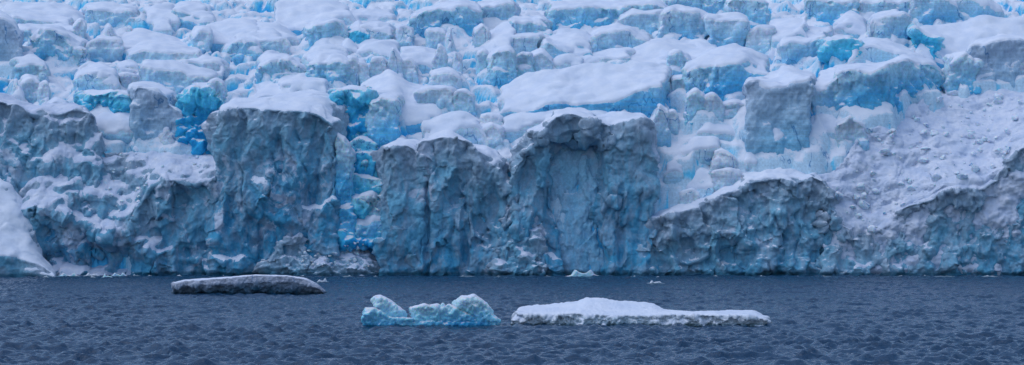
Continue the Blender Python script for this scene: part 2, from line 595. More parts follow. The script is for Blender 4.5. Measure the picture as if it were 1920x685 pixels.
ys = graded(165, 512, 0.17, 0.42, -3000, 6000)
xs = graded(-150, 150, 0.24, 0.24, -6000, 6000)
X, Y = np.meshgrid(xs, ys)
nx, ny = len(xs), len(ys)
x, y = X.ravel(), Y.ravel()
fade = np.clip((np.minimum(x + 175, 175 - x)) / 25, 0, 1) * np.clip((y - 150) / 15, 0, 1) * np.clip((520 - y) / 15, 0, 1)
act = fade > 0
P = np.stack([x, y, np.zeros_like(x)], 1)[act]
wx = P[:, 0] + 0.5 * pn(P * 0.35)
wy = P[:, 1] + 0.8 * pn(P * 0.3 + 7)
W = np.stack([wx, wy, P[:, 2]], 1)
ca, sa = math.cos(0.18), math.sin(0.18)
Wr = np.stack([W[:, 0] * ca + W[:, 1] * sa, -W[:, 0] * sa + W[:, 1] * ca, W[:, 2]], 1)
def crestn(Q_):
    return 1.6 * (1 - 2 * np.abs(pn(Q_))).clip(0) ** 1.7
hgt = 0.12 * fbm(Wr * np.array([0.04, 0.05, 1]), 2)
q = pn(Wr * np.array([0.14, 0.24, 1]) + 3); hgt += 0.24 * (q + 0.9 * q * q)
q = pn(Wr * np.array([0.40, 0.55, 1]) + 13); hgt += 0.28 * (q + 0.9 * q * q)
q = pn(Wr * np.array([0.85, 0.95, 1]) + 33); hgt += 0.17 * (q + 0.9 * q * q)
hgt += 0.06 * pn(Wr * np.array([1.0, 1.2, 1]) + 23)
hgt -= np.mean(hgt) + 0.05
hgt *= 1 + 0.45 * np.clip((285 - P[:, 1]) / 80, 0, 1)
hgt *= 0.75 + 0.5 * np.clip(pn(P * np.array([0.02, 0.03, 1])) + 0.5, 0, 1)
Z = np.zeros_like(x)
Z[act] = hgt * fade[act]
ii = np.arange((ny - 1) * nx).reshape(ny - 1, nx)[:, :-1].ravel()
Qw = np.stack([ii, ii + 1, ii + nx + 1, ii + nx], 1)
m, nt, b = new_mat("sea_water")
b.inputs["Base Color"].default_value = (0.005, 0.042, 0.095, 1)
b.inputs["Roughness"].default_value = 0.04
b.inputs["IOR"].default_value = 1.42
h = noise_tex(nt, 1.7, 6, 0.66, mapping(nt, (0.8, 1.0, 1.0)), 0.4)
bump(nt, b, h, 1.0, 0.26)
M['water'] = m
wob = link("water", mesh_np("water", np.stack([x, y, Z], 1), Qw.ravel(), np.full(len(Qw), 4), m))
tag(wob, "dark blue wind-rippled sea in front of the glacier", None, kind="structure")

m, nt, b = new_mat("backstop_dark")
b.inputs["Base Color"].default_value = (0.01, 0.02, 0.04, 1)
b.inputs["Roughness"].default_value = 1.0
sb = link("added_ray_backstop", mesh_np("added_ray_backstop", np.array([[-6500, -3200, -40], [6500, -3200, -40], [6500, 6500, -40], [-6500, 6500, -40]], float), [0, 1, 2, 3], [4], m, smooth=False))  # added unseen sheet: keeps water reflections from reaching the lower sky
tag(sb, "unseen dark sheet added under the water to catch stray reflections", None, kind="structure")

# ------------------------------------------------------------------ cliffs along the waterline (photo px)
def cliff(label, F, B, base=519, d=504.5, lean=3.0, T=14, mat='cliff', name="ice_cliff", extra=(), **kw):
    o = dict(vox=0.27, rounds=4, rough=1.3, rfreq=0.11, rough2=0.25, vst=0.42, top_rough=0.3, crag=0.9, cleft=0.8, notch=1.1, cap_at=0.6, cap_thick=0.15, warp=2.0)
    sh = {k: kw.pop(k) for k in list(kw) if k in ('under', 'bulge', 'flare', 'sink', 'follow')}
    o.update(kw)
    parts = [shell(F, B, base, d, d + lean, d + lean + T, nx=40, **sh)] + list(extra)
    ob = organic(name, parts, mat, **o)
    tag(ob, label, "ice cliff")
    return ob

# steps of the left flank
cliff("craggy grey upper cliff at the left edge, streaked with snow",
      [(-90, 185), (0, 192), (40, 196), (60, 215), (110, 216), (130, 206), (165, 212), (185, 250), (196, 285)],
      [(-90, 170), (0, 180), (60, 200), (130, 196), (170, 205), (205, 265)], base=450, d=508, lean=9, T=12, cap_at=0.38, cap='rubble')
cliff("dark blue overhanging cliff in the left half, snowy shelf on top",
      [(20, 400), (60, 385), (100, 400), (150, 420), (200, 443), (245, 432), (268, 375), (290, 335), (350, 345), (395, 328), (430, 320)],
      [(40, 330), (110, 300), (190, 275), (250, 285), (320, 282), (400, 288), (430, 290)], lean=0.5, T=15, under=2.2, sink=3, follow=True,
      cap_at=0.40, top_rough=0.8, cap='rubble', dents=[(170, 490, 110, 30, 3.8), (330, 370, 50, 18, 1.5), (390, 450, 40, 40, 1.2)])
cliff("tall flat-topped grey buttress left of the blue gully",
      [(406, 232), (428, 202), (490, 206), (560, 209), (600, 216), (627, 236)],
      [(412, 212), (440, 188), (490, 183), (540, 176), (585, 172), (615, 178), (634, 200)],
      lean=1.5, T=20, under=1.2, bulge=1.0, flare=0.0, vst=0.35, warp=0.8, cap_at=0.42, top_rough=0.05, dents=[(575, 245, 26, 22, 1.8), (520, 300, 14, 60, 1.5), (590, 340, 12, 80, 1.6), (488, 470, 6, 60, 1.5)])
cliff("narrow pillar with rounded knob top right of the blue gully",
      [(714, 300), (720, 278), (742, 272), (765, 272), (792, 292)],
      [(715, 278), (745, 262), (775, 262), (795, 270)], lean=2, T=12, warp=1.0, flare=-0.06, vst=0.35)
cliff("broad pillar with layered domed top between knob-topped pillar and arch",
      [(788, 300), (795, 268), (830, 259), (870, 266), (900, 290), (930, 308), (945, 330), (966, 385)],
      [(796, 266), (840, 252), (880, 258), (940, 288), (965, 300), (978, 350)], lean=2.5, T=13, flare=0.03, vst=0.35, dents=[(911, 452, 13, 12, 2.2), (872, 440, 9, 90, 2.0), (800, 430, 7, 100, 2.2), (925, 400, 9, 70, 1.5)])
# arch
def fs(F, B, base, d, lean, T, **k): return shell(F, B, base, d, d + lean, d + lean + T, nx=30, **k)
cliff("large arched ice cliff with blue recess in its middle",
      [(1128, 232), (1150, 226), (1180, 230), (1203, 225), (1212, 262), (1226, 300)],
      [(1115, 218), (1160, 212), (1205, 212), (1216, 240), (1230, 285)], lean=2.5, T=14, vst=0.35, crag=0.7, dents=[(1080, 310, 48, 60, 4.5), (1045, 400, 24, 100, 4.0), (1120, 330, 12, 60, 2.0), (1165, 430, 8, 80, 1.6)],
      extra=[fs([(962, 330), (978, 285), (990, 246), (1020, 236), (1042, 240)], [(975, 280), (995, 238), (1025, 225), (1055, 215)], 519, 504.5, 2.0, 14),
             fs([(1010, 250), (1040, 222), (1075, 214), (1120, 222), (1150, 232)], [(1015, 235), (1045, 212), (1080, 206), (1150, 215)], 262, 505.5, 0.2, 12, sink=1)])
cliff("bright blue recessed wall with a pale tongue inside the arched cliff", [(1000, 270), (1050, 262), (1100, 260), (1165, 262)], [(1000, 240), (1050, 235), (1100, 235), (1165, 240)],
      d=511.5, lean=2.0, T=6, mat='pale', crag=0.45, cleft=0.4, warp=0.8, cap_at=0.8,
      extra=[fs([(1030, 500), (1050, 400), (1072, 335), (1083, 294), (1092, 286), (1102, 292), (1112, 330), (1132, 400), (1150, 500)],
                [(1030, 495), (1050, 395), (1072, 330), (1083, 290), (1092, 283), (1102, 288), (1112, 325), (1132, 395), (1150, 495)], 519, 508.5, 4.0, 4)])
cliff("low ice cliff with snowy rising crest right of the arch",
      [(1218, 412), (1240, 412), (1270, 400), (1310, 390), (1360, 370), (1400, 346), (1450, 335), (1500, 346), (1520, 330), (1545, 352), (1575, 425)],
      [(1222, 400), (1270, 385), (1330, 365), (1400, 325), (1450, 318), (1510, 326), (1540, 330), (1575, 400)],
      lean=2.5, T=8, rough2=0.6, vst=0.7)
cliff("low dark ice cliff beneath the debris slope at right",
      [(1545, 400), (1580, 432), (1640, 447), (1666, 436), (1676, 402), (1700, 389), (1740, 376), (1760, 357), (1860, 351), (1885, 320), (1902, 288), (1990, 240)],
      [(1545, 392), (1580, 420), (1640, 433), (1664, 420), (1680, 390), (1740, 362), (1760, 345), (1855, 338), (1880, 310), (1905, 275), (1990, 228)],
      lean=2.0, T=5, under=1.2, rough2=0.6, vst=0.7, cap='rubble')
# snow and debris slopes
o = cliff("broad snowy avalanche slope strewn with ice chunks at right",
      [(1548, 392), (1580, 424), (1640, 439), (1664, 426), (1678, 394), (1740, 367), (1760, 348), (1858, 342), (1883, 312), (1905, 278), (1990, 232)],
      [(1528, 335), (1556, 318), (1600, 272), (1640, 232), (1700, 196), (1780, 160), (1850, 165), (1990, 158)],
      base=460, d=507, lean=0.5, T=34, name="debris_slope", mat='rubble', cap='rubble', cap_at=0.3, crag=0, rough=1.0, rfreq=0.10, rough2=0.40, cleft=0,
      vst=1, top_rough=1.0, sink=8, bulge=0, follow=True)
tag(o, cat="snow slope")
o = cliff("smooth snow ramp running into the water at the far left",
      [(-90, 470), (0, 482), (40, 492), (70, 496), (100, 516)], [(-90, 300), (-20, 320), (25, 345), (50, 385), (76, 470), (98, 512)],
      d=491, lean=1.0, T=18, name="snow_ramp", mat='cliff', crag=0.3, cleft=0, rough=1.0, cap_at=0.25, warp=1.0, top_rough=0.3, rough2=0.25)
tag(o, cat="snow slope")
o = cliff("debris fan of ice rubble at the foot of the blue gully",
      [(548, 505), (600, 500), (650, 502), (700, 505)], [(590, 448), (625, 440), (665, 446), (695, 470)], d=500.5, lean=1.5, T=11,
      name="debris_fan", mat='cliff', cleft=0, crag=0.5, rough=1.2, rough2=0.9, vst=1, top_rough=1.0, cap_at=0.45, cap='rubble')
tag(o, cat="snow slope")
o = cliff("rubbly apron leaning on the left foot of the arched cliff",
      [(930, 470), (960, 420), (985, 440), (1015, 475)], [(935, 400), (955, 350), (985, 365), (1015, 430)], d=502, lean=2.0, T=6,
      name="debris_fan", crag=0.6, rough=1.2, rough2=0.8, vst=1, top_rough=1.0, cap_at=0.5, cap='rubble')
tag(o, cat="snow slope")
o = cliff("lumpy heap of broken ice low on the grey buttress front",
      [(500, 480), (530, 455), (560, 460), (590, 490)], [(510, 440), (535, 418), (560, 425), (590, 455)], d=501.5, lean=2.0, T=6,
      name="debris_fan", crag=0.8, rough=1.2, rough2=0.8, vst=1, top_rough=1.0, cap_at=0.6, cap='rubble')
tag(o, cat="snow slope")

# ------------------------------------------------------------------ traced seracs and ice blocks
# zone|style|label|base|front brow x,y ...|skyline behind x,y ...   (coordinates in the zone's own 2.5375x grid)
ZN = {'a': (0, 0), 'b': (480, 0), 'c': (960, 0), 'd': (1440, 0), 'e': (0, 250), 'f': (480, 250), 'g': (960, 250), 'h': (1440, 250)}
BL = """
a|grey|tall dull grey ice wall cut by the left edge|350|-60,85 0,95 70,135 92,185|-60,45 10,50 70,92 92,150
a|snow|long snow bench running in from the top left corner|112|15,50 60,62 150,62 250,55 330,62 385,88|12,25 90,12 200,14 280,20 350,42 385,72
a|upper|second long snow bench just under the top left bench|150|62,75 120,88 230,104 350,112|60,58 105,47 200,70 350,88
a|cyan|low pale blue step below the long left benches|215|85,142 130,150 185,165 340,150|82,115 200,112 340,125
a|upper|pointed ice horn behind the left mound|195|340,140 375,88 405,120|345,130 375,85 402,112
a|cyan|wide rounded serac with icy blue face near the left edge|302|138,220 180,165 225,135 300,165 320,220 385,235|140,190 230,122 300,145 385,190
a|upper|snow block with small blue notch near the top left|105|410,62 440,52 490,52 560,62 640,66|412,28 440,8 500,8 640,30
a|upper|slender snow cone on the upper left slope|208|480,195 520,118 560,185|485,185 520,114 556,175
a|upper|tiny snow cone beside the slender one|182|598,175 615,130 632,170|600,168 615,128 630,165
a|snow|rounded snow hump near the top, left of the flat slab|108|698,75 770,78 838,85|700,50 760,12 820,25 838,60
a|upper|broad snow slab high on the left part of the slope|102|826,55 900,70 1012,88|830,30 880,14 960,12 1014,45
a|snow|small snow boulder below the rounded hump|145|722,108 760,100 815,108|726,98 770,80 812,100
a|upper|egg-shaped snow knob on the upper left slope|240|903,180 940,148 985,152 1000,190|912,155 950,128 990,135 1000,165
a|cyan|snow loaf with dark hollow beneath its right side|272|1062,255 1110,212 1160,190 1225,200|1060,215 1120,172 1225,165
a|snow|wide smooth drift above the snow loaf|215|980,168 1060,200 1130,185 1225,175|990,110 1080,85 1150,90 1225,105
a|upper|flat-topped tabular serac with straight layered face|475|650,318 720,320 800,332 900,350 1008,372|700,298 800,298 900,312 1005,345
a|upper|stepped block directly behind the tabular serac|385|865,302 960,296 1010,300 1068,335|900,285 990,262 1062,312
a|grey|leaning grey ice tower with hollow scooped side|690|636,425 700,418 760,426 810,462 865,560|645,412 720,405 800,440 865,500
a|upper|small grey cone at the foot of the leaning tower|690|740,670 790,610 836,660|745,660 790,606 832,650
b|snow|snow dome behind the flat-topped buttress|470|5,452 80,430 200,425 300,440 400,455|0,405 90,388 190,365 285,330 345,395 415,420
a|blue|fluted blue ice wall right of the leaning grey tower|695|860,470 905,420 1005,410 1030,460|865,450 930,398 1005,398 1030,440
a|cyan|thin blue column beside the dark cleft|620|1006,400 1040,382 1066,405|1008,385 1040,378 1064,398
a|upper|large snow-topped mound above the left blue hollow|478|352,405 400,350 470,338 540,352 570,410|370,330 430,306 510,312 565,370
a|blue|deep blue back wall of the left hollow|560|420,450 520,430 610,455|430,435 520,420 610,445
a|upper|low rounded mound left of the blue hollow|460|96,405 140,378 195,405|100,378 130,355 190,380
a|cyan|lumpy snow mound near the left edge above the fin|385|78,318 150,302 225,335|85,272 130,240 205,278
a|cyan|rounded block with dark hole on its right|302|325,262 370,232 420,245|330,235 370,222 418,238
a|upper|small flat snow step right of the snow-topped mound|402|566,372 610,362 652,372|568,362 610,356 652,362
a|upper|long low snow step left of the tabular serac|345|560,330 610,320 655,322|565,300 620,292 655,305
a|snow|sharp snow fin near the left edge|505|52,480 80,380 118,470|55,465 80,376 115,450
a|upper|slim ice pillar right of the sharp left fin|505|186,425 212,394 238,415|190,415 212,390 236,405
a|snow|soft snow lumps in front of the left blue hollow|655|440,605 520,582 590,562 660,560|445,568 520,545 600,530 658,538
a|grey|rounded grey head on top of the left cliff|690|326,560 350,532 400,530 440,552 470,620|330,545 370,526 420,535 460,590
a|upper|snowy heap between left fin and rounded grey head|560|230,520 270,480 330,500|235,490 275,460 330,485
a|snow|drift behind the leaning grey tower|420|1070,470 1150,430 1230,440|1080,420 1150,400 1230,400
a|upper|round lump on the upper left, beside the snow horn|245|420,225 460,200 560,195|430,200 480,180 560,185
a|snow|gentle drift under the small snow cones|235|560,215 640,210 780,215 880,225|570,170 680,140 780,170 880,195
a|upper|low blocky row above the tabular serac|300|600,255 700,240 800,245 950,255|610,230 700,215 820,220 950,235
b|snow|smooth snow saddle near the top, left of centre|155|72,110 150,135 220,128 300,100 440,70|105,12 200,-5 350,0 440,35
b|upper|long snow roll below the smooth saddle|112|300,88 400,82 530,78 650,80|302,66 420,48 540,48 650,62
b|cyan|arched serac with smooth pale blue face|215|245,140 310,112 400,122 432,160|245,106 340,92 430,106
b|blue|small blue archway block right of the arched serac|218|430,155 480,142 528,165|430,122 480,100 528,132
b|upper|snowy block right of the small archway|205|500,132 560,142 655,155|502,108 580,103 658,122
b|upper|square-faced grey-blue block above the centre|215|662,140 700,130 742,148|664,128 700,122 740,138
b|cyan|great blue amphitheatre wall under the top edge|172|742,92 800,65 900,45 1000,30 1062,62|745,70 830,30 950,-5 1055,10
b|upper|smooth flat wall right of the blue amphitheatre|128|1040,42 1100,28 1225,32|1040,16 1100,5 1225,5
b|snow|long tongue of snow left of the arched serac|205|-5,152 100,152 160,168 192,190|-5,116 90,112 160,145 200,175
b|upper|snow-capped bench below the long tongue|252|-5,192 60,188 130,198 148,225|-5,165 80,155 145,188
b|snow|rounded snow roof in front of the arched serac|272|258,252 300,226 360,222 410,242|265,212 340,194 405,222
b|snow|small white peak beside the rounded snow roof|245|402,238 438,186 478,232|404,230 438,182 476,225
b|snow|double hump of snow right of the small peak|258|478,242 540,218 600,218 682,242|485,215 540,200 590,200 650,182 682,215
b|cyan|cube-like serac with curved layered blue face|415|256,298 330,292 400,288 435,305|258,275 300,252 400,250 440,262
b|upper|pillar of ice right of the layered cube|402|432,292 462,286 492,322|432,275 465,268 492,300
b|upper|left half of the block split by a dark crack|402|490,304 530,306 536,312|492,292 515,285 536,292
b|upper|right half of the block split by a dark crack|388|545,292 590,282 622,312|545,280 590,274 622,300
b|snow|snow spire in the middle of the slope|382|612,320 645,234 695,310|615,300 648,228 692,295
b|upper|rounded serac right of the snow spire|368|684,304 730,288 768,322|686,292 730,282 766,310
b|upper|knobbly ice fin left of the tall white needle|345|842,300 875,224 912,265|845,290 875,220 910,255
b|snow|tall white needle standing on the central slope|268|895,215 915,132 938,200 962,255|898,205 916,128 938,190 960,245
b|upper|short blunt pinnacle below the tall needle|352|932,295 950,262 978,285|934,288 952,258 976,278
b|cyan|narrow block left of the fractured blue serac|372|1055,265 1090,252 1122,272|1058,252 1090,246 1120,262
b|cyan|fractured blue serac right of centre gap|412|1096,305 1150,248 1190,238 1225,292|1100,285 1150,240 1190,234 1225,262
b|snow|thick snow shoulder above the fractured blue serac|262|1026,255 1100,220 1160,195 1225,185|1030,230 1080,165 1150,125 1225,105
b|upper|round boulder of ice in front of the snow shoulder|238|1028,155 1070,122 1108,155|1030,145 1070,118 1106,148
b|upper|low block below the amphitheatre wall|228|812,148 860,152 905,168|814,138 860,134 905,155
b|cyan|pair of round blue-faced lumps left of the layered cube|392|15,322 60,282 130,292 218,325|20,290 70,246 140,285 200,290
b|grey|grey ridge end with rugged wall right of the gully|605|588,470 620,455 660,465|590,450 625,440 665,450
b|snow|snow ridge sloping down right of the blue gully|585|492,468 560,450 650,455 710,500 860,510|505,400 600,352 640,318 700,380 860,415
b|upper|tabular block with smooth face below the centre|552|770,445 850,432 948,448|778,425 860,417 945,434
b|cyan|crumbly block right of the smooth-faced tabular one|548|945,455 990,436 1045,475|948,440 990,428 1042,460
b|blue|deep blue wall at the back of the gully|640|395,450 470,420 545,440|400,430 470,405 545,428
b|cyan|ragged ridge between blue gully and snow ridge|690|536,500 600,470 662,478|540,480 600,455 660,465
b|snow|wide rounded snow bank above the central pillars|690|782,600 850,605 950,595 1065,595|788,570 900,540 1010,540 1072,575
b|upper|small square block on the wide snow bank|615|1062,560 1110,552 1178,570|1065,548 1115,540 1176,552
b|upper|upright boulder at the right end of the snow bank|690|1070,615 1120,598 1192,620|1076,605 1125,590 1195,610
b|snow|low drift left of the central gully head|330|690,250 780,255 880,270|700,235 780,232 880,250
b|upper|jumble of small blocks below the tall needle|440|830,380 900,350 985,375|835,350 900,330 985,355
b|snow|sloping snow patch left of the layered cube|470|120,420 200,380 340,400|130,370 220,335 345,370
b|blue|rounded blue lump in the upper gully|650|450,610 500,585 560,600|452,595 500,570 560,588
c|cyan|long layered blue bench hanging under the top edge|155|180,50 260,48 400,52 540,38 660,24 738,64|180,8 300,-5 500,-5 700,10 738,45
c|cyan|snow slab with blue underside at upper centre|205|-5,115 60,118 130,108 178,120|-5,88 60,78 140,80 178,98
c|upper|big snow cube with deep blue right flank|182|522,92 600,65 700,65 738,85|525,60 600,38 700,38 738,60
c|snow|small snow knob left of the big snow cube|142|392,105 450,84 522,104|395,90 450,72 520,92
c|upper|wide humped serac below the big snow cube|252|376,175 450,150 560,155 645,195|382,150 450,128 570,128 645,180
c|upper|snow serac pierced by two small dark holes|292|142,205 200,235 280,245 380,255|148,168 240,140 350,145 390,190
c|cyan|round blue-faced lump left of the pierced serac|368|5,295 50,262 98,275|8,278 50,252 98,262
c|upper|snowy block over the round blue-faced lump|248|-5,190 60,180 135,185|-5,176 60,172 132,172
c|upper|mitre-shaped serac right of the round blue lump|348|92,275 150,245 195,295|95,262 150,236 195,280
c|snow|pointed snow pile under the pierced serac|338|188,305 260,280 328,300|192,290 262,256 326,288
c|upper|low tabular step behind the broad plateau|308|348,294 430,280 565,272|350,276 420,256 562,252
c|upper|broad smooth snow plateau above the arched cliff|570|-60,540 130,535 200,505 350,495 530,485 568,445 718,412|-60,420 100,350 250,320 400,300 600,294 748,306
c|snow|lower snow terrace right behind the arched cliff|640|-60,600 100,570 300,560 480,570 640,590|-60,545 130,520 350,505 530,520 650,565
c|upper|small cut block at the right end of the plateau|358|678,322 720,310 752,315|680,305 720,297 752,304
c|cyan|serac with two vertical blue cracks|368|738,268 770,248 830,275 852,305|740,255 775,242 830,258 852,292
c|cyan|small blue block below the twin-cracked serac|485|738,385 780,370 832,380|740,372 780,362 832,370
c|cyan|long pale blue ice wall with dark crack, right of centre|512|838,345 900,328 1000,303 1110,295 1150,345 1225,375|885,285 960,240 1060,215 1160,240 1225,268
c|snow|wavy snow swell behind the long pale wall|312|556,290 680,292 780,275 880,290 962,242|568,240 680,172 850,205 900,192 965,225
c|upper|blocky ice tower near the top, fourth quarter|208|706,85 740,58 880,54 926,110|712,70 745,48 880,46 926,90
c|upper|square ice block right of the blocky tower|242|926,92 1000,90 1060,82 1095,115|928,82 1000,78 1062,74 1095,98
c|cyan|tapered block near the top right of centre|132|1028,24 1060,2 1180,10 1205,60|1030,10 1062,-8 1180,-4 1205,40
c|cyan|broad blue wall reaching the top edge|88|722,2 850,-18 1045,-18|725,-15 850,-35 1045,-35
c|upper|rounded serac end with pale blue hollow|245|1128,165 1180,148 1240,145|1130,150 1180,138 1240,130
c|cyan|upright blue fin rising from the icefall|602|816,470 860,434 908,465|820,455 862,428 905,452
c|upper|knobbly column at the right end of the arched cliff|690|660,560 690,505 742,540|664,545 690,495 740,525
c|upper|snow peak right of the upright blue fin|602|905,480 945,460 995,505|910,468 945,450 990,492
c|cyan|pale wedge block near the grey square tower|562|990,520 1040,492 1102,505|992,505 1045,480 1100,492
c|upper|rounded lump below the twin-cracked serac|625|742,560 770,535 802,560|745,548 772,526 800,550
c|snow|snow heap between blue fin and grey tower|640|900,620 980,590 1100,600|905,590 985,560 1100,580
d|grey|big square grey ice tower with snow cap|725|-92,385 -40,400 0,425 60,430 130,405 196,388|-88,376 40,358 80,316 160,336 200,362
d|cyan|long curved blue wall under a smooth snow brow|330,560 440,575 560,570 640,500 720,450 815,425|330,350 400,345 520,348 640,285 760,298 815,355|338,325 450,308 560,296 640,270 760,285 815,325
d|upper|left shoulder of the long curved wall|545|198,445 270,435 335,350|205,350 270,332 335,330
d|snow|smooth cone-shaped skirt under the stacked serac|345|368,320 400,240 500,230 600,245 728,285|375,270 410,200 500,180 600,200 725,262
d|upper|tall serac with striped right face near the top right|252|488,95 560,80 640,70 680,125|492,80 570,58 640,56 680,105
d|blue|dark blue cave mouth right of the striped serac|292|690,135 740,165 805,195|692,115 745,145 808,180
d|snow|hooded snow peak left of the striped serac|198|318,135 380,105 430,112 478,142|325,115 390,60 420,60 455,100
d|blue|deep blue hollow under the hooded snow peak|332|262,210 330,185 405,190|265,195 330,172 402,178
d|upper|sloping snow serac with small dark arch|282|45,215 120,200 180,205 280,185|52,175 130,140 290,125
d|snow|rounded snow ridge left of the dark arch|262|-5,195 80,172 140,152 192,132|15,112 80,95 150,90 165,55
d|cyan|split blue wall at the top, left part|108|195,-8 280,12 405,2|195,-30 280,-20 405,-25
d|upper|pale cracked block at the top, right part|105|430,10 560,15 678,5|430,-15 560,-20 678,-20
d|upper|trapezoid serac with two thin dark cracks|128|676,-10 760,-25 850,-8 905,85|680,-35 760,-45 850,-30 900,60
d|snow|smooth rounded hillock at the top right|112|862,20 930,-5 1010,0 1105,60|865,-20 930,-40 1010,-35 1100,40
d|snow|wide smooth snowfield at the right edge|300|735,200 860,285 970,265 1300,250|705,135 900,112 1000,78 1300,92
d|grey|tabular tower with grey cap at the right edge|425|968,222 1050,205 1110,196 1225,200|972,205 1050,190 1110,183 1225,190
d|cyan|blue-faced block left of the grey-capped tower|432|856,298 930,280 1008,305|860,285 930,270 1006,292
d|upper|pointed block at the right edge near grey-capped tower|420|1155,320 1200,290 1260,300|1158,300 1200,282 1260,290
d|snow|lump of snow below the long curved wall|640|190,590 250,560 330,580|195,570 255,545 330,560
d|upper|crumbled block below the long curved wall|690|330,600 400,560 470,600|335,585 400,550 466,585
g|upper|leaning triangular blue block in the icefall|158|940,120 1000,82 1072,135|942,108 1002,76 1070,125
g|upper|wedge block with flat shaded face in the icefall|250|950,205 1000,185 1078,175|955,188 1005,170 1078,165
g|snow|cushion of snow left of the wedge block|268|832,215 900,180 955,205|838,195 900,165 955,190
g|snow|tall snow cone near the grey square tower|135|1106,125 1132,72 1168,115|1108,118 1132,68 1166,108
g|upper|low snow cushion above the rising cliff crest|360|796,300 850,275 885,305|800,285 850,265 882,290
g|snow|snow mound beside the arched cliff's right flank|205|735,165 790,115 850,150|740,145 790,105 850,135
g|snow|snowy swell above the leaning triangular block|85|800,60 880,30 960,60|805,40 880,15 960,40
f|blue|large blue boulder wedged high in the gully|128|420,60 500,20 575,50|425,40 500,5 572,30
f|blue|round blue boulder in the middle of the gully|210|482,160 535,130 600,160|485,150 535,122 600,150
f|blue|crumbled pale blue ledge low in the gully|345|410,240 470,195 595,222|415,215 475,178 592,204
f|blue|smooth blue ramp at the bottom of the gully|470|415,330 450,300 500,320 560,350|418,310 452,285 500,300 560,330
f|cyan|round-topped stub of ice at the mouth of the gully|470|464,320 520,300 600,325|466,308 520,288 598,312
f|upper|white lump left of the round-topped stub|440|395,400 430,370 470,395|398,385 432,355 468,380
f|cyan|tall fluted blue side of the grey buttress|500|368,20 410,40 450,110|370,0 415,20 452,80
"""
CATS = {'snow': 'snow mound', 'upper': 'serac', 'cyan': 'serac', 'blue': 'blue ice', 'grey': 'ice tower'}
NAMES = {'snow': 'snow_mound', 'upper': 'serac', 'cyan': 'serac', 'blue': 'blue_ice_block', 'grey': 'ice_tower'}
k = 0
ALLV = []
for line in BL.strip().splitlines():
    zn, st, lab, base, fs_, bs_ = line.split('|')
    ox, oy = ZN[zn]
    cv = lambda s: [(float(a.split(',')[0]) / 2.5375 + ox, float(a.split(',')[1]) / 2.5375 + oy) for a in s.split()]
    F, B = cv(fs_), cv(bs_)
    var = ',' in base
    by = cv(base) if var else float(base) / 2.5375 + oy
    jr = random.Random(len(lab) * 131 + int(F[0][0]))
    if st != 'snow':
        hp = (np.mean(by) if not var else max(p[1] for p in by)) - np.mean([p[1] for p in F])
        xs_ = np.linspace(F[0][0], F[-1][0], 11)
        ys_ = resample(F, xs_)
        F = [(float(a), float(b_) + jr.uniform(-0.09, 0.05) * min(hp, 45)) for a, b_ in zip(xs_, ys_)]
        sw = jr.uniform(-0.10, 0.10) * min(hp, 60)
        F = [(a + sw, b_) for a, b_ in F]; B = [(a + sw * 0.6, b_) for a, b_ in B]
    d = D(max(p[1] for p in by) if var else by)
    yb = np.mean([p[1] for p in B])
    T = min(20.0, max(5.0, D(yb) - d))
    wpx = F[-1][0] - F[0][0]
    wm = wpx * d / FPX
    T = max(4.0, min(T, wm * 1.6))
    big = wm > 12
    under = {'snow': 0.1, 'upper': 0.5, 'cyan': 0.9, 'blue': 0.6, 'grey': 0.6}[st]
    flare = {'snow': 0.15, 'upper': 0.02, 'cyan': 0.0, 'blue': 0.05, 'grey': -0.06}[st]
    sh = shell(F, B, by, None if var else d, d + (2.5 if st == 'snow' else 0.6), d + T + 0.6, under=under, flare=flare, sink=3.5, bulge=0.3, nx=24)
    kw = dict(warp=2.0, vox=0.34, rounds=12 if st == 'snow' else 6, rough=0.8, rfreq=0.25, rough2=0.22, vst=0.6, cap_at=0.42, cap_thick=0.34, crag=0.55 if st == 'cyan' else 0.26, cs=1.7)
    if st == 'snow': kw.update(rough=0.7, crag=0.0, rough2=0.12, cap_at=0.35)
    if st == 'blue': kw.update(crag=0.85, cs=1.8, rounds=4, rough=1.0, cap_at=0.6, cap_thick=0.1)
    if st == 'grey': kw.update(crag=0.3, rough=0.7)
    if wm > 18: kw['rfreq'] = 0.12; kw['warp'] = 1.6; kw['top_rough'] = 0.05
    if wm < 7: kw['warp'] = 1.0; kw['rough'] *= 0.6; kw['crag'] *= 0.6; kw['vox'] = 0.28
    ob = organic(NAMES[st], [sh], 'upper' if st == 'snow' else st, **kw)
    tag(ob, lab, CATS[st])
    ALLV.append(LASTV[0])
    k += 1

